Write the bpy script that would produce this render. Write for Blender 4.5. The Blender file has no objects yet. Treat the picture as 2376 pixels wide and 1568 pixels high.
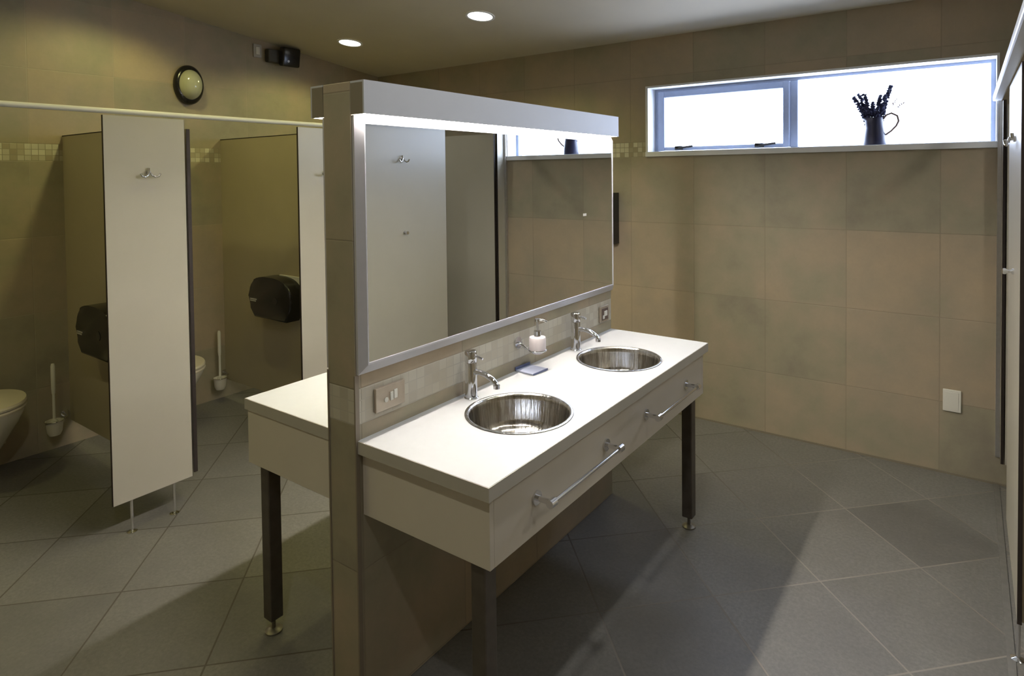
import bpy, bmesh, math, random
from mathutils import Vector, Matrix
random.seed(7)
S = bpy.context.scene
C = S.collection
PI = math.pi

# ------------------------------------------------------------ camera
F, PX, PY = 1451.67, 1235.1, 439.54
cam_d = bpy.data.cameras.new('camera'); cam = bpy.data.objects.new('camera', cam_d); C.objects.link(cam)
r_ = Vector((0.81941239, 0.57310275, -0.01079636)); u_ = Vector((-0.00559797, 0.02683523, 0.9996242)); f_ = Vector((-0.5731771, 0.81904402, -0.02519733))
cam.matrix_world = Matrix(((r_.x, u_.x, -f_.x, 1.5274), (r_.y, u_.y, -f_.y, -1.2332), (r_.z, u_.z, -f_.z, 1.6795), (0, 0, 0, 1)))
cam_d.sensor_width = 36; cam_d.sensor_fit = 'HORIZONTAL'
cam_d.lens = F / 2376 * 36
cam_d.shift_x = (1188 - PX) / 2376; cam_d.shift_y = -(784 - PY) / 2376
cam_d.clip_start = 0.02
S.camera = cam

# ------------------------------------------------------------ world, exposure
W = bpy.data.worlds.new('daylight'); S.world = W; W.use_nodes = True
bg = W.node_tree.nodes['Background']; bg.inputs[0].default_value = (0.86, 1.0, 1.32, 1); bg.inputs[1].default_value = 12.2
S.view_settings.view_transform = 'Standard'; S.view_settings.look = 'None'
S.view_settings.gamma = 1; S.view_settings.exposure = 0.0; S.view_settings.use_curve_mapping = False
DL_L = ((1.0, 0.94, 0.34), 22.0); DL_R = ((1.0, 1.0, 0.99), 38.0); DL_C = ((1.0, 0.98, 0.88), 25.0)      # ceiling downlights over the cubicles / over the basins
TUBE = 168.0; TUBE_COL = (1.0, 0.93, 0.85)           # strip lights over the mirrors

# ------------------------------------------------------------ measured layout
XL, XRW, YB, YF = -3.14, 3.10, 2.87, -2.60
def ceil_z(y): return 2.6215 + 0.1232 * (2.8704 - y)
T = 0.130; L = 1.653; ZC = 0.87; D = 0.515

# ------------------------------------------------------------ materials
def nm(name):
    m = bpy.data.materials.new(name); m.use_nodes = True
    return m, m.node_tree.nodes, m.node_tree.links, m.node_tree.nodes['Principled BSDF']
def simple(name, col, rough=0.5, metal=0.0, noise=0.0, scale=20, spec=None, coat=0):
    m, N, K, B = nm(name)
    B.inputs['Roughness'].default_value = rough; B.inputs['Metallic'].default_value = metal
    if spec is not None: B.inputs['Specular IOR Level'].default_value = spec
    if coat: B.inputs['Coat Weight'].default_value = coat
    if noise:
        tc = N.new('ShaderNodeTexCoord'); n = N.new('ShaderNodeTexNoise'); n.inputs['Scale'].default_value = scale; n.inputs['Detail'].default_value = 4
        K.new(tc.outputs['Object'], n.inputs['Vector'])
        r = N.new('ShaderNodeValToRGB')
        r.color_ramp.elements[0].position = 0.3; r.color_ramp.elements[1].position = 0.7
        r.color_ramp.elements[0].color = (*[c * (1 - noise) for c in col], 1); r.color_ramp.elements[1].color = (*[min(1, c * (1 + noise)) for c in col], 1)
        K.new(n.outputs['Fac'], r.inputs[0]); K.new(r.outputs[0], B.inputs['Base Color'])
    else: B.inputs['Base Color'].default_value = (*col, 1)
    return m
class NB:
    """tiny node-math helper"""
    def __init__(s, N, K): s.N, s.K = N, K
    def m(s, op, a, b=None, c=None):
        n = s.N.new('ShaderNodeMath'); n.operation = op
        for i, v in enumerate((a, b, c)):
            if v is None: continue
            if isinstance(v, (int, float)): n.inputs[i].default_value = v
            else: s.K.new(v, n.inputs[i])
        return n.outputs[0]
    def xyz(s, x, y, z):
        n = s.N.new('ShaderNodeCombineXYZ')
        for i, v in enumerate((x, y, z)):
            if isinstance(v, (int, float)): n.inputs[i].default_value = v
            else: s.K.new(v, n.inputs[i])
        return n.outputs[0]
    def mix(s, f, a, b):
        n = s.N.new('ShaderNodeMix'); n.data_type = 'RGBA'
        for k, v in ((0, f), (6, a), (7, b)):
            if isinstance(v, (int, float)): n.inputs[k].default_value = v
            elif isinstance(v, tuple): n.inputs[k].default_value = (*v, 1)
            else: s.K.new(v, n.inputs[k])
        return n.outputs[2]
    def near(s, coord, size):            # distance to the nearest joint
        f = s.m('FRACT', coord); return s.m('MULTIPLY', s.m('MINIMUM', f, s.m('SUBTRACT', 1.0, f)), size)
    def wn(s, v):
        n = s.N.new('ShaderNodeTexWhiteNoise'); n.noise_dimensions = '3D'; s.K.new(v, n.inputs[0]); return n.outputs[0]
    def noise(s, v, sc, det=5, rough=.6):
        n = s.N.new('ShaderNodeTexNoise'); n.inputs['Scale'].default_value = sc; n.inputs['Detail'].default_value = det; n.inputs['Roughness'].default_value = rough
        s.K.new(v, n.inputs['Vector']); return n.outputs['Fac']
    def ramp(s, f, stops):
        n = s.N.new('ShaderNodeValToRGB'); e = n.color_ramp.elements
        while len(e) < len(stops): e.new(0.5)
        for i, (p, c) in enumerate(stops): e[i].position = p; e[i].color = (*c, 1)
        s.K.new(f, n.inputs[0]); return n.outputs[0]

def wall_tiles(name, u_off, zlo, zhi, below, above, axes='xy', a=(0.385, 0.318, 0.228), b=(0.32, 0.28, 0.213), soft=0.0, grout=(0.26, 0.22, 0.16), gk=.55):
    m, N, K, B = nm(name); h = NB(N, K)
    tc = N.new('ShaderNodeTexCoord'); sp = N.new('ShaderNodeSeparateXYZ'); K.new(tc.outputs['Object'], sp.inputs[0])
    X, Y, Z = sp.outputs
    u = {'x': X, 'y': Y, 'xy': h.m('ADD', X, Y)}[axes]
    uu = h.m('DIVIDE', h.m('SUBTRACT', u, u_off), 0.4675)
    up = h.m('GREATER_THAN', Z, (zlo + zhi) / 2)
    v1 = h.m('DIVIDE', h.m('SUBTRACT', Z, zlo), below); v2 = h.m('ADD', h.m('DIVIDE', h.m('SUBTRACT', Z, zhi), above), 20.0)
    vv = h.m('ADD', h.m('MULTIPLY', v1, h.m('SUBTRACT', 1.0, up)), h.m('MULTIPLY', v2, up))
    d = h.m('MINIMUM', h.near(uu, .4675), h.near(vv, .465))
    g = h.m('SMOOTH_MIN', 1.0, h.m('MAXIMUM', 0.0, h.m('DIVIDE', h.m('SUBTRACT', 0.0032, d), 0.0016)), 0.0)
    cell = h.xyz(h.m('FLOOR', uu), h.m('FLOOR', vv), 0.0)
    rnd = h.wn(cell)
    mott = h.noise(tc.outputs['Object'], 3.2, 6, .62)
    fine = h.noise(tc.outputs['Object'], 60, 3, .5)
    f1 = h.m('ADD', h.m('MULTIPLY', mott, 0.9), h.m('MULTIPLY', rnd, 0.25))
    base = h.ramp(f1, [(0.28, tuple(c * .80 for c in b)), (0.45, (b[0] * 1.02, b[1] * 1.06, b[2] * .98)), (0.6, a), (0.85, (a[0] * 1.18, a[1] * 1.12, a[2] * 1.06))])
    base = h.mix(h.m('MULTIPLY', fine, 0.25), base, tuple(c * 0.75 for c in a))
    col = h.mix(h.m('MULTIPLY', g, gk), base, grout)
    # mosaic band
    ms = (zhi - zlo) / 3
    mu = h.m('DIVIDE', u, ms); mv = h.m('DIVIDE', h.m('SUBTRACT', Z, zlo), ms)
    md = h.m('MINIMUM', h.near(mu, ms), h.near(mv, ms))
    mg = h.m('LESS_THAN', md, 0.0018)
    mc = h.ramp(h.wn(h.xyz(h.m('FLOOR', mu), h.m('FLOOR', mv), 3.0)), [(0.0, (.32, .27, .18)), (.35, (.42, .37, .26)), (.65, (.52, .49, .38)), (1.0, (.64, .61, .48))])
    if soft: mc = h.mix(soft, mc, (0.52, 0.49, 0.42))
    mc = h.mix(mg, mc, (0.46, 0.43, 0.36) if soft else (0.30, 0.27, 0.19))
    band = h.m('MULTIPLY', h.m('GREATER_THAN', Z, zlo), h.m('LESS_THAN', Z, zhi))
    col = h.mix(band, col, mc)
    K.new(col, B.inputs['Base Color'])
    B.inputs['Roughness'].default_value = 0.48; B.inputs['Specular IOR Level'].default_value = 0.35
    bp = N.new('ShaderNodeBump'); bp.inputs['Strength'].default_value = 0.35; bp.inputs['Distance'].default_value = 0.004
    hh = h.m('SUBTRACT', h.m('MULTIPLY', mott, 0.35), h.m('MAXIMUM', g, h.m('MULTIPLY', band, mg)))
    K.new(hh, bp.inputs['Height']); K.new(bp.outputs[0], B.inputs['Normal'])
    return m

def floor_tiles():
    m, N, K, B = nm('slate_floor_tiles'); h = NB(N, K)
    tc = N.new('ShaderNodeTexCoord'); sp = N.new('ShaderNodeSeparateXYZ'); K.new(tc.outputs['Object'], sp.inputs[0])
    X, Y, Z = sp.outputs
    p = h.m('DIVIDE', h.m('ADD', h.m('ADD', X, Y), 1.44), 0.6614)
    q = h.m('DIVIDE', h.m('ADD', h.m('SUBTRACT', X, Y), 0.461), 0.674)
    d = h.m('MINIMUM', h.near(p, .4675), h.near(q, .4675))
    g = h.m('MINIMUM', 1.0, h.m('MAXIMUM', 0.0, h.m('DIVIDE', h.m('SUBTRACT', 0.0042, d), 0.0018)))
    rnd = h.wn(h.xyz(h.m('FLOOR', p), h.m('FLOOR', q), 0.0))
    n1 = h.noise(tc.outputs['Object'], 4.0, 7, .65); n2 = h.noise(tc.outputs['Object'], 70, 4, .7)
    f1 = h.m('ADD', h.m('MULTIPLY', n1, .7), h.m('MULTIPLY', rnd, .3))
    base = h.ramp(f1, [(0.25, (.140, .134, .121)), (0.5, (.190, .181, .162)), (0.8, (.235, .226, .205))])
    base = h.mix(h.ramp(n2, [(.34, (.5, .5, .5)), (.66, (0, 0, 0))]), base, (.10, .095, .083))
    gl = h.m('MULTIPLY', h.m('MINIMUM', 1.0, h.m('MAXIMUM', 0.0, X)), h.noise(tc.outputs['Object'], 1.5, 2, .5))  # grout lightens towards the right: reflected sheen painted into the joints
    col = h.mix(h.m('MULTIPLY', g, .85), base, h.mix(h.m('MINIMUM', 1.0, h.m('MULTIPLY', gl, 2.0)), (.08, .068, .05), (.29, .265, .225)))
    K.new(col, B.inputs['Base Color'])
    rr = h.m('ADD', h.m('MULTIPLY', n1, .15), .38); K.new(h.m('ADD', rr, h.m('MULTIPLY', g, .2)), B.inputs['Roughness'])
    B.inputs['Specular IOR Level'].default_value = .4
    bp = N.new('ShaderNodeBump'); bp.inputs['Strength'].default_value = .3; bp.inputs['Distance'].default_value = .004
    K.new(h.m('SUBTRACT', h.m('ADD', h.m('MULTIPLY', n1, .4), h.m('MULTIPLY', n2, .12)), g), bp.inputs['Height']); K.new(bp.outputs[0], B.inputs['Normal'])
    return m
def emis(name, col, st):
    m, N, K, B = nm(name); B.inputs['Base Color'].default_value = (.9, .9, .9, 1)
    B.inputs['Emission Color'].default_value = (*col, 1); B.inputs['Emission Strength'].default_value = st; return m
def glass_pane(name, t=0.94, col=(1, 1, 1)):
    m, N, K, B = nm(name); N.remove(B)
    o = N['Material Output']; tr = N.new('ShaderNodeBsdfTransparent'); tr.inputs[0].default_value = (*col, 1)
    gl = N.new('ShaderNodeBsdfGlossy'); gl.inputs['Roughness'].default_value = .05
    mx = N.new('ShaderNodeMixShader'); mx.inputs[0].default_value = 1 - t
    K.new(tr.outputs[0], mx.inputs[1]); K.new(gl.outputs[0], mx.inputs[2]); K.new(mx.outputs[0], o.inputs[0]); return m
def brushed():
    m, N, K, B = nm('brushed_steel'); h = NB(N, K)
    B.inputs['Metallic'].default_value = 1; B.inputs['Base Color'].default_value = (.62, .58, .52, 1)
    tc = N.new('ShaderNodeTexCoord'); sp = N.new('ShaderNodeSeparateXYZ'); K.new(tc.outputs['Object'], sp.inputs[0])
    ang = h.m('ARCTAN2', sp.outputs[1], sp.outputs[0])
    n = h.noise(h.xyz(h.m('MULTIPLY', ang, 4.5), h.m('MULTIPLY', sp.outputs[2], 2.0), 0.0), 1.6, 4, .65)
    K.new(h.m('ADD', h.m('MULTIPLY', n, .26), .05), B.inputs['Roughness'])
    K.new(h.ramp(n, [(.3, (.40, .36, .29)), (.7, (.88, .87, .85))]), B.inputs['Base Color'])  # bowl's streaky reflections painted into the metal colour
    bp = N.new('ShaderNodeBump'); bp.inputs['Strength'].default_value = .5; bp.inputs['Distance'].default_value = .006
    K.new(n, bp.inputs['Height']); K.new(bp.outputs[0], B.inputs['Normal'])
    return m

M = {}
M['wall_l'] = wall_tiles('stone_tiles_left', 0.13, 1.79, 1.895, .465, .455, 'y', grout=(.40, .35, .25), gk=.5)
M['wall_b'] = wall_tiles('stone_tiles_back', 0.46, 1.79, 1.895, .465, .455, 'x')
M['wall_m'] = wall_tiles('stone_tiles_divider', 0.02, .917, 1.027, .455, .4535, 'xy', soft=.65)
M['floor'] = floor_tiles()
M['ceil'] = simple('ceiling_paint', (.57, .52, .41), .85, noise=.03, scale=3)
M['white'] = simple('white_gloss_paint', (.78, .79, .80), .4, noise=.02, scale=8)
M['fascia'] = simple('light_grey_fascia', (.48, .49, .51), .45, noise=.02, scale=8)
M['bead_capshade'] = simple('taupe_bead_and_cap_shade', (.21, .18, .13), .5, noise=.04, scale=12)  # shade painted on the white light-box ends; plain tone for the floor bead
M['cornertrim'] = simple('taupe_corner_trim', (.24, .20, .15), .5, noise=.04, scale=12)
M['edgeshade'] = simple('counter_edge_shade', (.47, .445, .385), .4, noise=.02, scale=10)  # white counter's edge darkened, its shade put into the colour
M['strip'] = simple('dull_threshold_strip', (.20, .19, .17), .5, .3, noise=.1, scale=30)
M['panel'] = simple('cream_laminate', (.44, .41, .335), .34, noise=.02, scale=5)
M['partition'] = simple('tan_laminate', (.40, .35, .24), .42, noise=.03, scale=4)
M['core'] = simple('dark_laminate_core', (.020, .012, .008), .7, noise=.2, scale=60)
M['counter'] = simple('white_solid_surface', (.56, .565, .56), .28, noise=.015, scale=30)
M['cabinet'] = simple('beige_laminate', (.64, .59, .50), .42, noise=.025, scale=6)
M['chrome'] = simple('chrome', (.80, .80, .82), .09, 1)
M['steel'] = brushed()
M['frame'] = simple('painted_mirror_frame', (.62, .62, .66), .35, .35, noise=.02, scale=20)
M['spk'] = simple('dark_olive_bracket', (.045, .040, .026), .5, noise=.1, scale=30)
M['satin'] = simple('satin_aluminium', (.66, .66, .68), .28, 1, noise=.05, scale=40)
M['alu'] = simple('anodised_aluminium', (.36, .42, .56), .38, .0, noise=.04, scale=30)
M['legm'] = simple('dark_steel_leg', (.115, .098, .080), .4, .5, noise=.12, scale=25)
M['legfoot'] = simple('dull_steel_foot', (.22, .20, .16), .4, .7, noise=.1, scale=30)
M['black'] = simple('black_plastic', (.014, .013, .013), .22, noise=.1, scale=30)
M['blackgloss'] = simple('smoked_plastic', (.02, .018, .018), .12)
M['mirror'] = simple('mirror_silver', (.88, .90, .89), .0, 1)
M['porc'] = simple('porcelain', (.74, .70, .58), .12, noise=.01, scale=5)
M['seat'] = simple('cream_toilet_lid', (.72, .66, .50), .22, noise=.01, scale=5)
M['plate'] = simple('brushed_outlet_plate', (.52, .45, .36), .35, .6, noise=.05, scale=40)
M['brown'] = simple('brown_plastic', (.13, .09, .075), .4, noise=.05, scale=40)
M['whitep'] = simple('white_plastic', (.74, .72, .64), .4, noise=.01, scale=10)
M['soap'] = simple('frosted_soap_bottle', (.86, .78, .78), .3, noise=.02, scale=20)
M['blue'] = simple('pale_blue_plastic', (.46, .50, .62), .25, noise=.02, scale=30)
M['bluedark'] = simple('slate_blue_plastic', (.10, .12, .22), .3, noise=.02, scale=30)
M['jug'] = simple('dark_blue_enamel', (.018, .02, .05), .35, noise=.1, scale=20)
M['stalk'] = simple('dried_violet_flowers', (.022, .024, .07), .8, noise=.3, scale=90)
M['wire'] = simple('rusty_wire', (.20, .14, .12), .5, .3, noise=.1, scale=60)
M['grille'] = simple('grey_label', (.42, .40, .37), .5, noise=.05, scale=60)
M['bulk'] = simple('milky_lamp_glass', (.46, .46, .33), .12, noise=.05, scale=10)
M['paper'] = simple('white_paper', (.72, .70, .62), .8, noise=.02, scale=30)
M['tube'] = emis('strip_diffuser', TUBE_COL, TUBE)
M['dl'] = emis('downlight_lens', (1, .97, .86), 8.0)
M['pane'] = glass_pane('window_glass')
M['bristle'] = simple('white_bristles', (.6, .58, .5), .8, noise=.2, scale=200)

# ------------------------------------------------------------ mesh helpers
def obj(name, bm, mat, parent=None, smooth=None, loc=None):
    me = bpy.data.meshes.new(name); bmesh.ops.recalc_face_normals(bm, faces=bm.faces)
    if smooth is not None:
        for f in bm.faces: f.smooth = True
        for e in bm.edges:
            if len(e.link_faces) == 2 and e.calc_face_angle(0) > math.radians(smooth): e.smooth = False
    bm.to_mesh(me); bm.free()
    me.materials.append(mat)
    o = bpy.data.objects.new(name, me); C.objects.link(o)
    if parent: o.parent = parent
    if loc is not None: o.location = loc
    return o
def tag(o, label, cat, group=None, kind=None):
    o['label'] = label; o['category'] = cat
    if group: o['group'] = group
    if kind: o['kind'] = kind
    return o
def thing(name, label, cat, loc=(0, 0, 0), rz=0, group=None):
    o = bpy.data.objects.new(name, None); C.objects.link(o); o.empty_display_size = .05
    o.location = loc; o.rotation_euler = (0, 0, rz)
    return tag(o, label, cat, group)
def struct(name, bm, mat, label, cat='wall', smooth=None):
    o = obj(name, bm, mat, None, smooth); o['kind'] = 'structure'; o['label'] = label; o['category'] = cat; return o
def new(): return bmesh.new()
def box(bm, x0, x1, y0, y1, z0, z1, bev=0.0, seg=2, mtx=None):
    r = bmesh.ops.create_cube(bm, size=1); vs = r['verts']
    for v in vs: v.co = Vector(((x0 + x1) / 2 + v.co.x * (x1 - x0), (y0 + y1) / 2 + v.co.y * (y1 - y0), (z0 + z1) / 2 + v.co.z * (z1 - z0)))
    if bev:
        es = list({e for v in vs for e in v.link_edges})
        rr = bmesh.ops.bevel(bm, geom=es, offset=bev, segments=seg, affect='EDGES', profile=.5); vs = list({v for f in rr['faces'] for v in f.verts} | {v for v in vs if v.is_valid})
    if mtx:
        for v in vs: v.co = mtx @ v.co
    return bm
def frame_mat(a, b):
    z = (Vector(b) - Vector(a)); l = z.length; z = z / l
    x = z.orthogonal().normalized(); y = z.cross(x)
    return Matrix(((x.x, y.x, z.x, a[0]), (x.y, y.y, z.y, a[1]), (x.z, y.z, z.z, a[2]), (0, 0, 0, 1))), l
def cyl(bm, a, b, r, r2=None, n=24):
    m, l = frame_mat(a, b); r2 = r if r2 is None else r2
    lo = [bm.verts.new(m @ Vector((r * math.cos(2 * PI * i / n), r * math.sin(2 * PI * i / n), 0))) for i in range(n)]
    hi = [bm.verts.new(m @ Vector((r2 * math.cos(2 * PI * i / n), r2 * math.sin(2 * PI * i / n), l))) for i in range(n)]
    for i in range(n): bm.faces.new((lo[i], lo[(i + 1) % n], hi[(i + 1) % n], hi[i]))
    bm.faces.new(lo[::-1]); bm.faces.new(hi); return bm
def lathe(bm, prof, n=48, c=(0, 0, 0), sx=1, sy=1, mtx=None):
    rings = []
    for r, z in prof:
        if r < 1e-6: rings.append([bm.verts.new((0, 0, z))]); continue
        rings.append([bm.verts.new((r * sx * math.cos(2 * PI * i / n), r * sy * math.sin(2 * PI * i / n), z)) for i in range(n)])
    for A, Bq in zip(rings, rings[1:]):
        for i in range(n):
            a0, a1 = A[i % len(A)], A[(i + 1) % len(A)]; b0, b1 = Bq[i % len(Bq)], Bq[(i + 1) % len(Bq)]
            vs = []
            for v in (a0, a1, b1, b0):
                if v not in vs: vs.append(v)
            if len(vs) > 2: bm.faces.new(vs)
    mm = mtx if mtx else Matrix.Translation(c)
    for R in rings:
        for v in R: v.co = mm @ v.co
    return bm
def tube(bm, pts, r, n=12, r_end=None):
    pts = [Vector(p) for p in pts]; k = len(pts)
    rings = []; up = None
    for i, p in enumerate(pts):
        t = (pts[min(i + 1, k - 1)] - pts[max(i - 1, 0)]).normalized()
        x = t.orthogonal().normalized() if up is None else (up - t * up.dot(t)).normalized()
        up = x; y = t.cross(x); rr = r if r_end is None else r + (r_end - r) * i / (k - 1)
        rings.append([bm.verts.new(p + x * rr * math.cos(2 * PI * j / n) + y * rr * math.sin(2 * PI * j / n)) for j in range(n)])
    for A, Bq in zip(rings, rings[1:]):
        for j in range(n): bm.faces.new((A[j], A[(j + 1) % n], Bq[(j + 1) % n], Bq[j]))
    bm.faces.new(rings[0][::-1]); bm.faces.new(rings[-1]); return bm
def prism(bm, pts, m, d, bev=0):
    """outline pts (2d) in the local xy plane, pushed along local z by d, placed by matrix m"""
    lo = [bm.verts.new(m @ Vector((x, y, 0))) for x, y in pts]; hi = [bm.verts.new(m @ Vector((x, y, d))) for x, y in pts]
    k = len(pts)
    fs = [bm.faces.new((lo[i], lo[(i + 1) % k], hi[(i + 1) % k], hi[i])) for i in range(k)]
    fs.append(bm.faces.new(lo[::-1])); top = bm.faces.new(hi); fs.append(top)
    if bev: bmesh.ops.bevel(bm, geom=list(top.edges), offset=bev, segments=3, affect='EDGES', profile=.5)
    return bm
def round_rect(w, h, r, n=6):
    out = []
    for cx, cy, a0 in ((w / 2 - r, h / 2 - r, 0), (-w / 2 + r, h / 2 - r, 90), (-w / 2 + r, -h / 2 + r, 180), (w / 2 - r, -h / 2 + r, 270)):
        for i in range(n + 1):
            a = math.radians(a0 + 90 * i / n); out.append((cx + r * math.cos(a), cy + r * math.sin(a)))
    return out
def plate_holes(bm, x0, x1, y0, y1, z0, z1, holes, r, n=64):
    hx = holes[0][0]; h = r + .03; cells = []; y = y0
    for (_, cy) in holes: cells.append((y, cy - h, None)); cells.append((cy - h, cy + h, cy)); y = cy + h
    cells.append((y, y1, None))
    for z, flip in ((z1, False), (z0, True)):
        for a, b, cy in cells:
            if cy is None:
                bm.faces.new([bm.verts.new(p) for p in ((x0, a, z), (x1, a, z), (x1, b, z), (x0, b, z))])
            else:
                angs = sorted({2 * PI * i / n for i in range(n)} | {math.atan2(yy - cy, xx - hx) % (2 * PI) for xx in (x0, x1) for yy in (a, b)})
                inn, out = [], []
                for t in angs:
                    c_, s_ = math.cos(t), math.sin(t)
                    k = min([((x1 - hx) / c_ if c_ > 1e-9 else 1e9), ((x0 - hx) / c_ if c_ < -1e-9 else 1e9), ((b - cy) / s_ if s_ > 1e-9 else 1e9), ((a - cy) / s_ if s_ < -1e-9 else 1e9)])
                    inn.append(bm.verts.new((hx + r * c_, cy + r * s_, z))); out.append(bm.verts.new((hx + k * c_, cy + k * s_, z)))
                for i in range(len(angs)):
                    j = (i + 1) % len(angs); bm.faces.new((inn[i], out[i], out[j], inn[j]))
    for a, b in (((x0, y0), (x1, y0)), ((x1, y0), (x1, y1)), ((x1, y1), (x0, y1)), ((x0, y1), (x0, y0))):
        bm.faces.new([bm.verts.new(p) for p in ((*a, z0), (*b, z0), (*b, z1), (*a, z1))])
    for cx, cy in holes:
        lo = [bm.verts.new((cx + r * math.cos(2 * PI * i / n), cy + r * math.sin(2 * PI * i / n), z0)) for i in range(n)]
        hi = [bm.verts.new((v.co.x, v.co.y, z1)) for v in lo]
        for i in range(n): bm.faces.new((lo[i], lo[(i + 1) % n], hi[(i + 1) % n], hi[i]))
    bmesh.ops.remove_doubles(bm, verts=bm.verts, dist=1e-5)
    return bm

# ============================================================ THE SETTING
TH = 0.2
WX0, WX1, WZ0, WZ1 = -0.338, 1.640, 1.825, 2.272      # window opening
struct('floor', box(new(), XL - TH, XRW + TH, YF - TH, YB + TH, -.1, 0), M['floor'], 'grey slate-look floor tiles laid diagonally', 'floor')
b = new()
vs = [b.verts.new(p) for p in ((XL - TH, YF - TH, ceil_z(YF - TH)), (XRW + TH, YF - TH, ceil_z(YF - TH)), (XRW + TH, YB + TH, ceil_z(YB + TH)), (XL - TH, YB + TH, ceil_z(YB + TH)))]
v2 = [b.verts.new(v.co + Vector((0, 0, .12))) for v in vs]
b.faces.new(vs); b.faces.new(v2[::-1])
for i in range(4): b.faces.new((vs[i], vs[(i + 1) % 4], v2[(i + 1) % 4], v2[i]))
struct('ceiling', b, M['ceil'], 'plain painted ceiling sloping up away from the window wall', 'ceiling')
def side_wall(name, x0, x1, mat, label):      # follows the slope of the ceiling
    b = new(); ya, yb = YF - TH, YB
    P = [(ya, 0), (yb, 0), (yb, ceil_z(yb) + .01), (ya, ceil_z(ya) + .01)]
    A = [b.verts.new((x0, y, z)) for y, z in P]; Bq = [b.verts.new((x1, y, z)) for y, z in P]
    b.faces.new(A); b.faces.new(Bq[::-1])
    for i in range(4): b.faces.new((A[i], A[(i + 1) % 4], Bq[(i + 1) % 4], Bq[i]))
    return struct(name, b, mat, label)
side_wall('wall_left', XL - TH, XL, M['wall_l'], 'tan stone-tiled wall behind the left cubicles')
side_wall('wall_right', XRW, XRW + TH, M['wall_l'], 'tan stone-tiled wall behind the right cubicles')
b = new(); zt = ceil_z(YB) + .02
box(b, XL - TH, XRW + TH, YB, YB + TH, 0, WZ0 - .035); box(b, XL - TH, XRW + TH, YB, YB + TH, WZ1 + .014, zt)
box(b, XL - TH, WX0 - .018, YB, YB + TH, WZ0 - .035, WZ1 + .014); box(b, WX1 + .012, XRW + TH, YB, YB + TH, WZ0 - .035, WZ1 + .014)
struct('wall_back', b, M['wall_b'], 'tan stone-tiled wall with the long high window')
struct('wall_front', box(new(), XL, XRW, YF - TH, YF, 0, ceil_z(YF) + .01), M['wall_b'], 'tan stone-tiled wall behind the viewer')
struct('wall_middle', box(new(), -T, 0, 0, L, 0, 1.963, .002, 1), M['wall_m'], 'free-standing tiled divider wall carrying the mirrors', 'wall')
# corner trims of the divider's near end
b = new(); box(b, -.004, .002, -.003, .012, 0, 1.07); struct('trim_1', b, M['cornertrim'], 'thin metal corner strip on the divider wall, right edge', 'trim')
b = new(); box(b, -T - .002, -T + .004, -.003, .012, 0, 1.07); struct('trim_2', b, M['cornertrim'], 'thin metal corner strip on the divider wall, left edge', 'trim')
# grout-coloured skirting lines
struct('baseboard_back', box(new(), XL, 1.70, YB - .006, YB, 0, .010), M['bead_capshade'], 'thin bead where the back wall meets the floor', 'trim')
struct('trim_3', box(new(), 1.640, 1.665, YF, YB - .006, 0, .004, .001, 1), M['strip'], 'narrow metal strip in the floor before the right cubicles', 'trim')

# window
win = bpy.data.objects.new('window_1', None); C.objects.link(win); win['kind'] = 'structure'; win['label'] = 'long high window with two panes in blue-grey aluminium'; win['category'] = 'window'
b = new(); y0, y1 = YB - .006, YB + .199
box(b, WX0 - .018, WX0, y0, y1, WZ0, WZ1 + .014); box(b, WX1, WX1 + .012, y0, y1, WZ0, WZ1 + .014); box(b, WX0, WX1, y0, y1, WZ1, WZ1 + .014)
obj('window_frame', b, M['white'], win)
obj('window_sill', box(new(), WX0 - .018, WX1 + .012, YB - .014, y1, WZ0 - .035, WZ0, .002, 1), M['white'], win)
yf = YB + .12
b = new()
box(b, WX0, WX0 + .025, yf, yf + .05, WZ0, WZ1); box(b, WX1 - .022, WX1, yf, yf + .05, WZ0, WZ1)
box(b, WX0 + .025, WX1 - .022, yf, yf + .05, WZ1 - .018, WZ1); box(b, WX0 + .025, WX1 - .022, yf, yf + .05, WZ0, WZ0 + .006)
box(b, .585, .632, yf, yf + .05, WZ0 + .006, WZ1 - .018, .003, 1)
obj('casement_frame', b, M['alu'], win)
sash = new(); sx0, sx1, sz0, sz1 = WX0 + .027, .583, WZ0 + .008, WZ1 - .020
box(sash, sx0, sx0 + .048, yf - .012, yf + .03, sz0, sz1, .003, 1); box(sash, sx1 - .040, sx1, yf - .012, yf + .03, sz0, sz1, .003, 1)
box(sash, sx0 + .048, sx1 - .04, yf - .012, yf + .03, sz1 - .042, sz1, .003, 1); box(sash, sx0 + .048, sx1 - .04, yf - .012, yf + .03, sz0, sz0 + .025, .003, 1)
sa = obj('sash', sash, M['alu'], win)
obj('pane', box(new(), sx0 + .046, sx1 - .038, yf + .012, yf + .018, sz0 + .02, sz1 - .04), M['pane'], sa)
obj('pane', box(new(), .630, WX1 - .020, yf + .02, yf + .026, WZ0 + .004, WZ1 - .016), M['pane'], win)
for x in (-.15, .40):
    b = new(); box(b, x - .028, x + .028, yf - .034, yf - .012, sz0 + .004, sz0 + .030, .003); tube(b, [(x, yf - .03, sz0 + .016), (x + .05, yf - .036, sz0 + .020), (x + .105, yf - .034, sz0 + .026)], .0075)
    obj('window_latch', b, M['black'], sa, 40)
pd = bpy.data.lights.new('daylight_portal', 'AREA'); pd.shape = 'RECTANGLE'; pd.size = WX1 - WX0; pd.size_y = WZ1 - WZ0; pd.cycles.is_portal = True
po = bpy.data.objects.new('daylight_portal', pd); C.objects.link(po); po.location = ((WX0 + WX1) / 2, YB + .19, (WZ0 + WZ1) / 2); po.rotation_euler = (-PI / 2, 0, 0)

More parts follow.
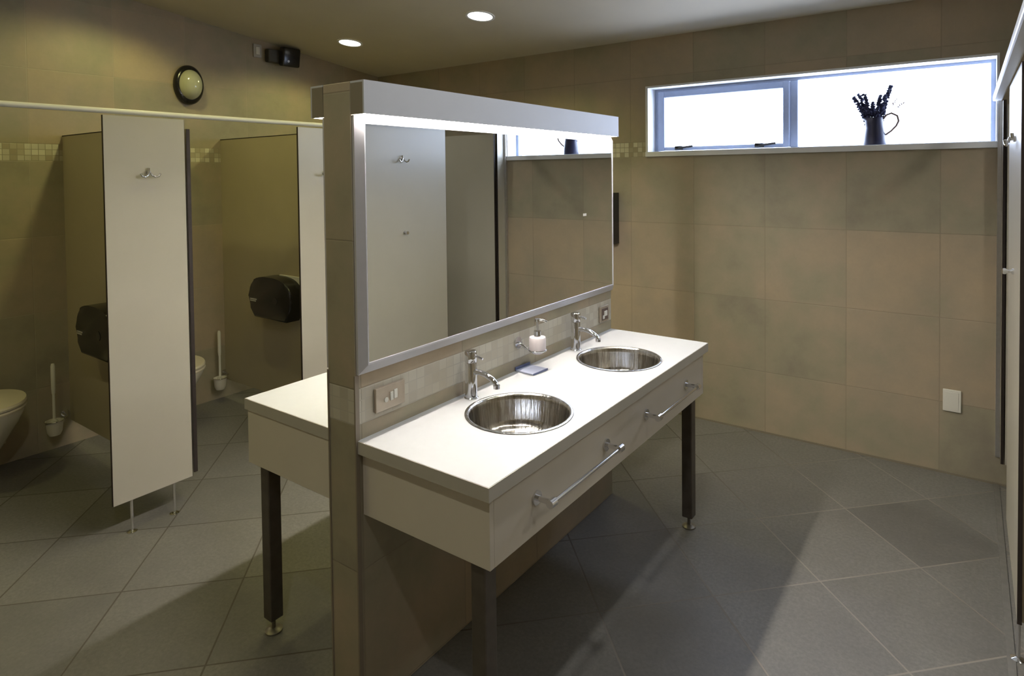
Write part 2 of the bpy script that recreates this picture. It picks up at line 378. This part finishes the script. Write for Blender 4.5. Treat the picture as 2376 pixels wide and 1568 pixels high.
# ============================================================ VANITIES
BX, BR = .276, .185; BY = (.463, 1.198)
def legs(root, xs, ys):
    for x in xs:
        for y in ys:
            l = obj('leg', box(new(), x - .025, x + .025, y - .025, y + .025, .052, .640, .004), M['legm'], root)
            b = new(); cyl(b, (x, y, .008), (x, y, .056), .007); lathe(b, [(0, 0), (.031, 0), (.031, .006), (.022, .011), (.008, .014), (0, .014)], 32, (x, y, 0))
            obj('foot', b, M['legfoot'], l, 40)
def vanity(s, off, label, legys):
    """s=+1: on the window-room side of the divider, -1: on the left side"""
    root = thing('vanity_cabinet', label, 'cabinet', (0, 0, 0))
    def X(a): return off + s * a
    def bb(bm, a0, a1, y0, y1, z0, z1, bev=0): return box(bm, min(X(a0), X(a1)), max(X(a0), X(a1)), y0, y1, z0, z1, bev)
    z0, z1, dx = .636, ZC - .040, D - .014
    obj('end_panel', bb(new(), .012, dx, .022, .040, z0, z1, .001), M['cabinet'], root)
    obj('end_panel', bb(new(), .012, dx, L - .050, L - .032, z0, z1, .001), M['cabinet'], root)
    obj('front_panel', bb(new(), dx - .018, dx, .0405, L - .0505, z0, z1, .001), M['cabinet'], root)
    obj('back_rail', bb(new(), .002, .012, .022, L - .032, z0, z1), M['cabinet'], root)
    obj('base_panel', bb(new(), .012, dx - .0185, .0405, L - .0505, z0, z0 + .012), M['cabinet'], root)
    legs(root, (X(D - .070),), legys)
    return root
CAB = vanity(1, 0, 'beige vanity cabinet under the double-sink counter, right of divider', (.062, L - .075))
vanity(-1, -T, 'beige vanity cabinet under the bare white counter, left of divider', (.072, L - .075))
def countertop(x0, x1, y0, holes, label, wall_left):
    r = thing('countertop', label, 'countertop', (0, 0, 0)); e = .0022
    xa, xb = (x0, x1 - e) if wall_left else (x0 + e, x1)
    if holes: obj('slab', plate_holes(new(), xa, xb, y0 + e, L - e, ZC - .040, ZC, holes, BR - .008), M['counter'], r)
    else: obj('slab', box(new(), xa, xb, y0 + e, L - e, ZC - .040, ZC), M['counter'], r)
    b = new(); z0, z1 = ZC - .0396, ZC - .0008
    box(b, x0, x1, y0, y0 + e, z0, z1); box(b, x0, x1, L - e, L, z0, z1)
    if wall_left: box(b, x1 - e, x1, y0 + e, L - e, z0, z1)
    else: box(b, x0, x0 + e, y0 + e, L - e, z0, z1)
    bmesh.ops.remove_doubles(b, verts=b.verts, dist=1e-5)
    obj('shaded_edge', b, M['edgeshade'], r)  # thin strips added to hold the painted edge shade
countertop(0, D, .003, [(BX, y) for y in BY], 'white countertop with two round sinks, right of the divider wall', True)
countertop(-T - D, -T, .018, None, 'bare white countertop on the left side of the divider wall', False)

def sink(y, label):
    r = thing('sink', label, 'sink', (BX, y, ZC), 0, 'round steel sinks in the counter')
    b = new()
    prof = [(BR - .002, .0005), (BR, .003), (BR - .006, .0045), (BR - .012, .003), (BR - .016, -.004), (BR - .019, -.02), (BR - .026, -.085), (BR - .040, -.112), (BR - .068, -.127), (.09, -.134), (.032, -.138), (.030, -.142), (0, -.142)]
    lathe(b, prof, 96); obj('bowl', b, M['steel'], r, 50)
    b = new(); lathe(b, [(0, -.137), (.018, -.137), (.028, -.134), (.030, -.137), (.030, -.1415)], 40); obj('drain', b, M['chrome'], r, 50)
    return r
sink(BY[0], 'round steel sink nearest the viewer, next to the switch plate')
sink(BY[1], 'round steel sink at the far end of the counter')

def tap(y, label):
    r = thing('tap', label, 'tap', (.050, y, ZC), 0, 'chrome taps behind the sinks')
    b = new(); lathe(b, [(0, 0), (.026, 0), (.026, .003), (.0225, .006), (.0215, .128), (.020, .131), (0, .131)], 40); obj('body', b, M['chrome'], r, 40)
    b = new(); tube(b, [(.012, 0, .098), (.045, 0, .100), (.075, 0, .095), (.100, 0, .084), (.114, 0, .072), (.118, 0, .064)], .0095, 16); lathe(b, [(0, .056), (.0115, .056), (.012, .068), (0, .068)], 20, (.118, 0, 0)); obj('spout', b, M['chrome'], r, 40)
    b = new(); lathe(b, [(0, .132), (.0215, .132), (.0222, .134), (.0222, .168), (.019, .172), (0, .173)], 40); tube(b, [(.016, 0, .158), (.055, 0, .150)], .0042, 12); obj('lever', b, M['chrome'], r, 40)
    return r
tap(.478, 'chrome lever tap beside the nearer sink')
tap(1.212, 'chrome lever tap beside the farther sink')

# towel rails screwed to the cabinet front
def towel_rail(root, y0, y1, label):
    z = .741; x0 = D - .014
    bar = obj('towel_rail', cyl(new(), (x0 + .055, y0, z), (x0 + .055, y1, z), .0062), M['chrome'], root, 40); bar['label'] = label
    for y in (y0, y1):
        b = new(); cyl(b, (x0, y, z), (x0 + .006, y, z), .021); cyl(b, (x0 + .006, y, z), (x0 + .058, y, z), .0085); cyl(b, (x0 + .055, y - .013, z), (x0 + .055, y + .013, z), .0125)
        obj('bracket', b, M['chrome'], bar, 40)
towel_rail(CAB, .236, .660, 'chrome towel rail, nearer the viewer')
towel_rail(CAB, .985, 1.398, 'chrome towel rail, farther from the viewer')

# ============================================================ MIRRORS AND STRIP LIGHTS
ZM0, ZM1 = 1.073, 1.862
def mirror(s, off, label):
    root = thing('mirror', label, 'mirror', (0, 0, 0))
    def X(a): return off + s * a
    b = new()
    Y0, Y1 = .004, L - .004; w = .026
    ring = lambda dx, i: [(X(dx), Y0 + i, ZM0 + i * 1.35), (X(dx), Y1 - i, ZM0 + i * 1.35), (X(dx), Y1 - i, ZM1 - i), (X(dx), Y0 + i, ZM1 - i)]
    R = [[b.verts.new(p) for p in ring(*t)] for t in ((0.001, 0), (.010, 0), (.030, w - .004), (.030, w), (.026, w))]
    for A, Bq in zip(R, R[1:]):
        for i in range(4): b.faces.new((A[i], A[(i + 1) % 4], Bq[(i + 1) % 4], Bq[i]))
    obj('frame', b, M['frame'], root)
    b = new(); box(b, min(X(.003), X(.027)), max(X(.003), X(.027)), Y0 + w - .001, Y1 - w + .001, ZM0 + w * 1.35 - .001, ZM1 - w + .001)
    obj('glass', b, M['mirror'], root)
    return root
mirror(1, 0, 'large framed mirror above the two sinks')
mirror(-1, -T, 'framed mirror on the hidden left face of the divider wall')
def strip(s, off, label):
    root = thing('strip_light', label, 'light', (0, 0, 0), 0, 'strip light boxes along the top of the divider')
    def X(a): return off + s * a
    y0, y1, z0, z1, dx = 0, L - .022, ZM1 + .001, 1.963, .062
    mm = lambda a, c: (min(X(a), X(c)), max(X(a), X(c)))
    b = new()
    box(b, *mm(dx - .006, dx), y0, y1, z0, z1); box(b, *mm(.001, dx - .006), y0, y1, z1 - .006, z1); 
    box(b, *mm(.001, dx - .006), y1 - .006, y1, z0, z1 - .006); box(b, *mm(.001, .004), y0 + .006, y1 - .006, z0 + .002, z1 - .006)
    obj('housing', b, M['fascia'], root)
    obj('end_cap', box(new(), *mm(.001, dx - .006), y0, y0 + .006, z0, z1 - .006), M['bead_capshade'], root)
    obj('diffuser', box(new(), *mm(.006, dx - .008), y0 + .012, y1 - .012, z0 + .004, z0 + .012), M['tube'], root)
strip(1, 0, 'white strip light box above the large mirror')
strip(-1, -T, 'strip light box on the left side of the divider top')

# small pale sticker in the mirror's far part
tag(obj('sticker', box(new(), .0272, .0278, 1.328, 1.358, 1.476, 1.488), M['paper']), 'tiny pale sticker on the mirror glass near its far end', 'sticker')

# outlets on the splash
def outlet(y0, y1, z0, z1, label, dark):
    yc, zc = (y0 + y1) / 2, (z0 + z1) / 2; r = thing('power_outlet', label, 'outlet', (0, yc, zc), 0, 'outlet plates on the splashback')
    w, h = y1 - y0, z1 - z0
    obj('plate', box(new(), .001, .012, -w / 2, w / 2, -h / 2, h / 2, .0025), M['plate'], r)
    if dark:
        obj('socket_face', box(new(), .012, .0145, -w * .36, w * .36, -h * .36, h * .36, .001), M['brown'], r)
        b = new(); box(b, .0145, .018, -.012, .018, -.010, .016, .001); box(b, .0145, .018, -.026, -.010, -.022, -.004, .001); obj('switch', b, M['whitep'], r)
    else:
        b = new(); box(b, .012, .016, -.004, .008, -.013, .014, .001); obj('switch', b, M['whitep'], r)
        b = new(); box(b, .012, .015, .012, .026, -.011, .018, .001); obj('switch', b, M['whitep'], r)
        b = new(); cyl(b, (.012, -.020, -.006), (.0145, -.020, -.006), .008, n=16); obj('indicator', b, M['paper'], r, 40)
outlet(.069, .192, .935, 1.012, 'wide tan outlet plate by the nearer sink', False)
outlet(1.518, 1.606, .925, 1.005, 'small outlet plate with brown centre at the far end of the splashback', True)

# soap dispenser on a bracket
sd = thing('soap_dispenser', 'white soap bottle in a chrome wall holder between the taps', 'soap dispenser', (.070, .875, .950))
b = new(); cyl(b, (-.069, -.045, .034), (-.062, -.045, .034), .024); tube(b, [(-.062, -.045, .034), (-.050, -.044, .028), (-.030, -.032, .010)], .006)
tube(b, [(.0375 * math.cos(t), .0375 * math.sin(t), .004) for t in [2 * PI * i / 40 for i in range(41)]], .0035, 8); obj('holder', b, M['chrome'], sd, 40)
b = new(); lathe(b, [(0, -.012), (.020, -.011), (.029, -.004), (.0345, .004), (.035, .052), (.033, .057), (.018, .060), (0, .060)], 40); obj('bottle', b, M['soap'], sd, 40)
b = new(); cyl(b, (0, 0, .060), (0, 0, .082), .015); cyl(b, (0, 0, .082), (0, 0, .125), .005); cyl(b, (0, 0, .122), (0, 0, .132), .010); tube(b, [(0, 0, .128), (.018, .012, .127), (.032, .022, .119)], .004); obj('pump', b, M['chrome'], sd, 40)

# soap dish
dish = thing('soap_dish', 'flat pale blue soap dish lying on the counter below the soap bottle', 'soap dish', (.055, .855, ZC), math.radians(-4))
b = new(); box(b, -.045, .045, -.050, .045, .0005, .007, .002); obj('tray', b, M['blue'], dish)
b = new(); box(b, -.050, -.0455, -.050, .045, .0005, .017, .002); obj('raised_lip', b, M['bluedark'], dish); obj('front_lip', box(new(), .0455, .049, -.050, .045, .0005, .009, .002), M['bluedark'], dish)

# ============================================================ CUBICLES
PT = .013
def coat_hook(root, s, y, z, mat='chrome', single=False):
    b = new(); cyl(b, (0, y, z), (s * .006, y, z), .011); cyl(b, (s * .006, y, z), (s * .020, y, z), .006)
    if single: lathe(b, [(0, 0), (.006, 0), (.011, .008), (.011, .016), (0, .018)], 24, mtx=Matrix.Translation((s * .018, y, z)) @ Matrix.Rotation(s * PI / 2, 4, 'Y')); nm_ = 'door_knob'
    else:
        nm_ = 'coat_hook'
        for k in (-1, 1): tube(b, [(s * .016, y, z + .006), (s * .022, y + k * .010, z - .014), (s * .026, y + k * .024, z - .022), (s * .029, y + k * .037, z - .018), (s * .031, y + k * .044, z - .004)], .0052, 10)
        tube(b, [(s * .008, y, z), (s * .010, y, z + .022)], .006, 10)
    return obj(nm_, b, M[mat], root, 40)
def panel_thing(name, label, cat, x, s, y0, y1, z0, z1, legys=(), hook=None, knob=None, group=None, mat='panel'):
    """upright panel whose room face is at x (normal s), running along y"""
    r = thing(name, label, cat, (x, 0, 0), 0, group)
    b = new(); xs = sorted((0, -s * PT)); box(b, xs[0], xs[1], y0 + .001, y1 - .001, z0, z1); obj('panel', b, M[mat], r)
    b = new(); box(b, xs[0] - .0004, xs[1] - .0004 if s > 0 else xs[1], y0 - .0006, y0 + .0008, z0, z1); box(b, xs[0], xs[1] - .0004, y1 - .0008, y1 + .0006, z0, z1)
    obj('edge', b, M['core'], r)
    for y in legys:
        b = new(); xx = -s * PT / 2; cyl(b, (xx, y, .006), (xx, y, z0 + .002), .0065, n=16); lathe(b, [(0, 0), (.022, 0), (.022, .004), (.010, .010), (0, .012)], 24, (xx, y, 0)); obj('leg', b, M['chrome'], r, 40)
    if hook: coat_hook(r, s, *hook)
    if knob: coat_hook(r, s, *knob, single=True)
    return r
XS = -1.7186
panel_thing('cubicle_pilaster', 'cream front panel with coat hook between the two left cubicles', 'cubicle panel', XS, 1, -.010, .352, .155, 1.970, (.069, .262), (.176, 1.705), group='front panels of the left cubicles')
panel_thing('cubicle_pilaster', 'cream front panel partly hidden behind the divider wall', 'cubicle panel', XS, 1, 1.003, 1.365, .155, 1.970, (1.08, 1.29), (1.19, 1.705), group='front panels of the left cubicles')
XR = 1.665
panel_thing('cubicle_pilaster', 'wide cream cubicle panel at the right edge, with hook and knob', 'cubicle panel', XR, -1, 1.375, 2.150, .155, 2.030, (1.43,), (1.715, 1.790), (1.735, 1.290))
panel_thing('cubicle_pilaster', 'narrow cream cubicle panel against the window wall', 'cubicle panel', XR, -1, 2.762, 2.868, .155, 2.030, ())
def cross_panel(name, label, cat, y, x0, x1, z0, z1, mat='partition', channel=None, group=None):
    r = thing(name, label, cat, (0, y, 0), 0, group)
    obj('panel', box(new(), x0, x1, 0, PT, z0, z1 - .006), M[mat], r)
    obj('edge', box(new(), x0, x1, -.0008, PT + .0008, z1 - .006, z1), M['core'], r)
    return r
cross_panel('cubicle_partition', 'tan partition behind the free-hanging cream panel, carrying a dispenser', 'cubicle partition', .300, XL, XS - PT - .001, .155, 1.950, group='left cubicle partitions')
cross_panel('cubicle_partition', 'tan partition of the farther left cubicle, dispenser fully in view', 'cubicle partition', 1.310, XL, XS - PT - .001, .135, 1.965, group='left cubicle partitions')
cross_panel('cubicle_partition', 'tan partition at the extreme right edge, inside the right cubicles', 'cubicle partition', 1.392, XR + PT + .001, XRW, .155, 2.020)
def door(x0, x1, y, label, z0, z1, mat='panel'):
    r = thing('cubicle_door', label, 'door', (0, y, 0))
    obj('leaf', box(new(), x0 + .001, x1 - .001, 0, .018, z0, z1), M[mat], r)
    b = new(); box(b, x1 - .001, x1 + .0006, 0, .018, z0, z1); box(b, x0 - .0006, x0 + .001, 0, .018, z0, z1); obj('edge', b, M['core'], r)
door(XS - .612, XS - .012, .366, 'cubicle door swung inward behind the cream left panel, dark edge showing', .165, 1.925)
door(XR + .016, XR + .580, 2.736, 'cubicle door swung inward beside the window wall, seen in the mirror', .165, 2.005)

# rails
b = new(); cyl(b, (XS - .006, YF, 1.990), (XS - .006, YB, 1.990), .0125, n=20); tag(obj('head_rail', b, M['whitep'], None, 40), 'long cream rail across the tops of the left cubicles', 'rail')
b = new(); box(b, 1.624, 1.664, YF, YB, 2.034, 2.066, .006); tag(obj('head_rail', b, M['white']), 'white rail across the tops of the right cubicles', 'rail')
tag(obj('wall_channel', box(new(), 1.645, 1.664, 2.850, YB - .0005, .155, 2.034), M['satin']), 'narrow metal channel where the right cubicles meet the window wall', 'channel')

# toilet-roll dispensers on the partitions
def roll_dispenser(xc, y, z, w, h, label):
    r = thing('toilet_roll_dispenser', label, 'dispenser', (xc, y, z), 0, 'black toilet roll dispensers')
    out = []
    hw, hh = w / 2, h / 2
    for i in range(25):       # flattened jumbo-roll outline, straight at the bottom
        a = math.radians(-30 + 240 * i / 24); n_ = 2.6
        cx, sy = math.cos(a), math.sin(a)
        out.append((hw * math.copysign(abs(cx) ** (2 / n_), cx), hh * math.copysign(abs(sy) ** (2 / n_), sy)))
    out += [(-hw * .74, -hh), (hw * .74, -hh)]
    m = Matrix(((1, 0, 0, 0), (0, 0, -1, 0), (0, 1, 0, 0), (0, 0, 0, 1)))      # local z -> -y
    b = new(); prism(b, out, m, .110, .016); obj('cover', b, M['black'], r, 35)
    b = new(); box(b, -hw * .1, hw * 1.02, -.0015 - .010, -.0015, 0, hh * 1.04, .003); obj('backplate', b, M['whitep'], r)
    b = new(); box(b, -hw * .90, -hw * .62, -.1125, -.1105, -.035, -.027); box(b, -hw * .90, -hw * .58, -.1125, -.1105, -.023, -.015); obj('lettering', b, M['grille'], r)
    b = new(); lathe(b, [(0, 0), (.026, 0), (.026, .002), (0, .002)], 32, mtx=Matrix.Translation((hw * .30, -.1105, -.01)) @ Matrix.Rotation(PI / 2, 4, 'X')); obj('window', b, M['blackgloss'], r, 40)
roll_dispenser(-2.450, .2995, .826, .480, .290, 'black toilet roll dispenser half hidden behind the cream panel')
roll_dispenser(-2.370, 1.3095, .850, .490, .290, 'black toilet roll dispenser fully in view in the second cubicle')

# toilets, wall hung
def toilet(y, label, z=0):
    r = thing('toilet', label, 'toilet', (XL, y, z), 0, 'wall-hung toilets')
    n = 40; b = new()
    rings = []
    def sect(cx, lx, wy, z):
        return [b.verts.new((cx + lx * math.cos(2 * PI * i / n) * (1 if math.cos(2 * PI * i / n) > 0 else .8), wy * math.sin(2 * PI * i / n), z)) for i in range(n)]
    for cx, lx, wy, z in ((.16, .10, .07, .10), (.17, .13, .10, .14), (.20, .17, .13, .22), (.23, .215, .160, .30), (.25, .240, .178, .36), (.255, .245, .182, .385)): rings.append(sect(cx, lx, wy, z))
    for A, Bq in zip(rings, rings[1:]):
        for i in range(n): b.faces.new((A[i], A[(i + 1) % n], Bq[(i + 1) % n], Bq[i]))
    b.faces.new(rings[0][::-1]); b.faces.new(rings[-1])
    box(b, .001, .16, -.13, .13, .12, .384, .02)
    obj('bowl', b, M['porc'], r, 50)
    for nm_, z0, z1, g in (('seat', .387, .404, .0), ('lid', .408, .430, .004)):
        b = new(); lo = []
        prof = [(1, z0), (1.012, (z0 + z1) / 2), (.985, z1), (.4, z1 + .006 if nm_ == 'lid' else z1), (0, z1 + .008 if nm_ == 'lid' else z1)]
        R = []
        for k, z in prof:
            if k == 0: R.append([b.verts.new((.26, 0, z))]); continue
            R.append([b.verts.new((.255 + k * .25 * math.cos(2 * PI * i / n) * (1 if math.cos(2 * PI * i / n) > 0 else .82), k * .187 * math.sin(2 * PI * i / n), z)) for i in range(n)])
        b.faces.new(R[0][::-1])
        for A, Bq in zip(R, R[1:]):
            for i in range(n):
                if len(Bq) == 1: b.faces.new((A[i], A[(i + 1) % n], Bq[0]))
                else: b.faces.new((A[i], A[(i + 1) % n], Bq[(i + 1) % n], Bq[i]))
        obj(nm_, b, M['seat'], r, 40)
    b = new(); lathe(b, [(0, 0), (.032, 0), (.030, .008), (0, .009)], 32, mtx=Matrix.Translation((.0005, 0, 1.0)) @ Matrix.Rotation(PI / 2, 4, 'Y')); obj('flush_button', b, M['chrome'], r, 40)
toilet(-.190, 'toilet with closed cream lid at the left edge of the photo', .042)
toilet(.800, 'toilet in the second cubicle, only its front tip showing')

def brush(x, y, z, label):
    r = thing('toilet_brush', label, 'toilet brush', (x, y, z), 0, 'wall-mounted toilet brushes')
    b = new(); lathe(b, [(0, .075), (.030, .078), (.040, .10), (.046, .165), (.044, .165), (.037, .10), (.028, .083), (0, .08)], 32); obj('cup', b, M['porc'], r, 40)
    b = new(); tube(b, [(.049 * math.cos(t), .049 * math.sin(t), .165) for t in [2 * PI * i / 36 for i in range(37)]], .0035, 8)
    tube(b, [(.0, .049, .165), (-.02, .075, .167), (-(x - XL), .085, .168)], .005, 10); cyl(b, (-(x - XL) + .0005, .085, .168), (-(x - XL) + .008, .085, .168), .022)
    obj('holder', b, M['chrome'], r, 40)
    b = new(); cyl(b, (0, 0, .16), (0, 0, .36), .0075, n=16); lathe(b, [(0, .33), (.009, .33), (.0115, .36), (.0115, .50), (.008, .515), (0, .517)], 20); obj('handle', b, M['whitep'], r, 40)
    b = new(); lathe(b, [(0, .10), (.026, .105), (.030, .13), (.024, .155), (.01, .175), (0, .176)], 24); obj('brush_head', b, M['bristle'], r, 40)
brush(-3.045, .185, .040, 'white toilet brush in a chrome holder in the nearest left cubicle')
brush(-3.045, 1.215, .022, 'white toilet brush in a chrome holder in the second cubicle')

# ============================================================ LEFT WALL FITTINGS
def cylx(bm, prof, y, z, sy=1, sz=1, n=48):     # revolve about +x axis from the left wall
    m = Matrix.Translation((XL, y, z)) @ Matrix.Rotation(PI / 2, 4, 'Y')
    return lathe(bm, prof, n, sx=sz, sy=sy, mtx=m)
bl = thing('bulkhead_light', 'oval wall lamp with black rim and milky glass above the cubicles', 'light', (0, 0, 0))
b = new(); cylx(b, [(0, .001), (.142, .001), (.146, .012), (.144, .030), (.128, .045), (.112, .048), (.106, .044), (.0, .044)], 1.076, 2.349, .72, .98); obj('rim', b, M['black'], bl, 40)
b = new(); cylx(b, [(.110, .043), (.104, .068), (.082, .095), (.045, .112), (0, .116)], 1.076, 2.349, .72, .98); obj('lamp_glass', b, M['bulk'], bl, 60)
sp_ = thing('speaker', 'small black speaker on the left wall just under the ceiling', 'speaker', (XL, 1.84, 2.672))
b = new(); box(b, .001, .055, -.150, .02, -.070, .035, .010); obj('bracket', b, M['spk'], sp_)
b = new(); box(b, .050, .115, -.055, .105, -.082, .072, .014, 3, Matrix.Rotation(math.radians(8), 4, 'Y')); obj('body', b, M['black'], sp_, 40)
b = new(); lathe(b, [(0, 0), (.010, 0), (.010, .003), (0, .003)], 20, mtx=Matrix.Translation((.106, -.005, -.055)) @ Matrix.Rotation(math.radians(98), 4, 'Y')); obj('indicator', b, M['satin'], sp_, 40)
w = thing('wall_switch', 'small pale plate on the left wall beside the black speaker', 'switch', (XL, 1.625, 2.682))
b = new(); box(b, .001, .012, -.034, .034, -.052, .052, .003); obj('plate', b, M['grille'], w)
b = new(); box(b, .012, .016, -.016, .016, -.030, .030, .002); obj('rocker', b, M['whitep'], w)

# ============================================================ BACK WALL FITTINGS
p = thing('blank_plate', 'white blank plate low on the window wall at right', 'outlet', (1.453, YB, .411))
b = new(); box(b, -.042, .042, -.012, -.0005, -.060, .060, .003); obj('plate', b, M['whitep'], p)
b = new(); box(b, -.030, .030, -.0145, -.012, -.048, .048, .001); obj('cover', b, M['whitep'], p)
td = thing('towel_dispenser', 'black paper towel dispenser behind the far end of the mirror', 'dispenser', (-.728, YB, 1.350))
b = new(); m = Matrix(((0, 0, 1, -.155), (-1, 0, 0, 0), (0, 1, 0, 0), (0, 0, 0, 1)))
prism(b, [(.001, .185), (.11, .185), (.125, .17), (.125, -.14), (.07, -.185), (.001, -.185)], m, .31); obj('cover', b, M['black'], td)
b = new(); box(b, -.11, .11, -.115, -.02, -.192, -.182); obj('outlet_slot', b, M['grille'], td)

# jug with dried flowers on the sill
JX, JY, JZ = 1.068, YB + .062, WZ0
jug = thing('jug', 'dark blue jug standing on the window sill', 'jug', (JX, JY, JZ))
b = new(); lathe(b, [(0, .001), (.058, .001), (.060, .006), (.0575, .05), (.050, .10), (.0435, .145), (.0445, .160), (.0415, .160), (.040, .145), (.046, .10), (.053, .05), (.054, .010), (0, .008)], 48)
for v in b.verts:
    if v.co.z > .140 and v.co.x < -.02: v.co.x -= (v.co.z - .138) * 1.5
obj('body', b, M['jug'], jug, 50)
b = new(); tube(b, [(.042, 0, .150), (.060, -.004, .172), (.085, -.006, .182), (.115, -.006, .165), (.122, -.006, .135), (.110, -.005, .108), (.085, -.003, .080), (.056, 0, .058)], .0058, 10); obj('handle', b, M['wire'], jug, 60)
stk = [(-.115, .0, .150, 'leftmost dried stalk in the jug, leaning far left', 1), (-.085, .012, .165, 'second dried stalk from the left in the jug', 1), (-.055, -.01, .160, 'third dried stalk from the left, leaning slightly left', 1), (-.012, .01, .105, 'short upright dried stalk in the middle of the jug', 1), (.030, -.012, .145, 'dried stalk just right of the middle of the jug', 1), (.058, .0, .150, 'thick dried stalk leaning right in the jug', 1), (.082, .008, .205, 'tallest dried stalk in the jug, leaning right', 1), (.112, .012, .120, 'thin pale stalk right of the tallest one in the jug', 0), (.150, .0, .098, 'thin bent stalk reaching over the jug handle', 0), (-.075, -.014, .080, 'low dried sprig spilling left over the jug rim', 1)]
for k, (dx, dy, dz, lab, fat) in enumerate(stk):
    b = new(); rnd = random.Random(k)
    base = Vector((dx * .12, dy * .3, .02)); mid = Vector((dx * .28, dy, .150)); tip = Vector((dx, dy, .150 + dz * .95))
    cur = []
    for i in range(15):
        t = i / 14; cur.append(base * (1 - t) ** 2 + mid * 2 * t * (1 - t) + tip * t * t)
    tube(b, cur, .0018, 6, .0010)
    nf = 85 if fat else 8
    for i in range(nf):
        t = (.30 + .70 * i / nf) if fat else (.84 + .16 * i / nf)
        c = base * (1 - t) ** 2 + mid * 2 * t * (1 - t) + tip * t * t
        a = rnd.random() * 2 * PI; rr = (.0115 * (1.3 - t * .8) if fat else .0035)
        c = c + Vector((math.cos(a) * rr, math.sin(a) * rr, rnd.uniform(-.004, .004)))
        m = Matrix.Translation(c) @ Matrix.Rotation(rnd.random() * 3, 4, (rnd.random(), rnd.random(), rnd.random() + .01)) @ Matrix.Diagonal((1, .7, 1.5, 1))
        bmesh.ops.create_icosphere(b, subdivisions=1, radius=.0075 if fat else .0035, matrix=m)
    o = obj('dried_flower_stalk', b, M['stalk'] if fat else M['wire'], None, 60, (JX, JY, JZ))
    tag(o, lab, 'dried flowers', 'dried stalks in the jug')

# ============================================================ DOWNLIGHTS
lights = [(-2.483, 2.013, 'ceiling downlight farther left, above the cubicles'), (-1.141, 1.998, 'ceiling downlight nearer the middle of the ceiling'),
          (-2.483, .60, None), (-1.141, .60, None), (.85, .60, None), (-2.483, -1.1, None), (-1.141, -1.1, None), (.85, -1.1, None), (2.35, 1.75, None), (2.35, .40, None)]
sl = math.atan(-.1232)
for x, y, lab in lights:
    r = thing('downlight', lab or 'ceiling downlight outside the photo', 'light', (x, y, ceil_z(y)), 0, None if lab else 'downlights beyond the frame')
    r.rotation_euler = (sl, 0, 0)
    b = new(); lathe(b, [(.098, -.0005), (.098, -.005), (.090, -.007), (.082, -.004), (.082, -.001)], 48); obj('trim_ring', b, M['white'], r, 40)
    b = new(); lathe(b, [(0, -.003), (.083, -.003), (.083, -.0008), (0, -.0008)], 48); obj('lens', b, M['dl'], r, 40)
    ld = bpy.data.lights.new('downlight_beam', 'SPOT'); ld.color, ld.energy = DL_L if x < 0 else DL_C if x > 2 else DL_R; ld.spot_size = math.radians(152); ld.spot_blend = .45; ld.shadow_soft_size = .05
    lo = bpy.data.objects.new('downlight_beam', ld); C.objects.link(lo); lo.parent = r; lo.location = (0, 0, -.02)
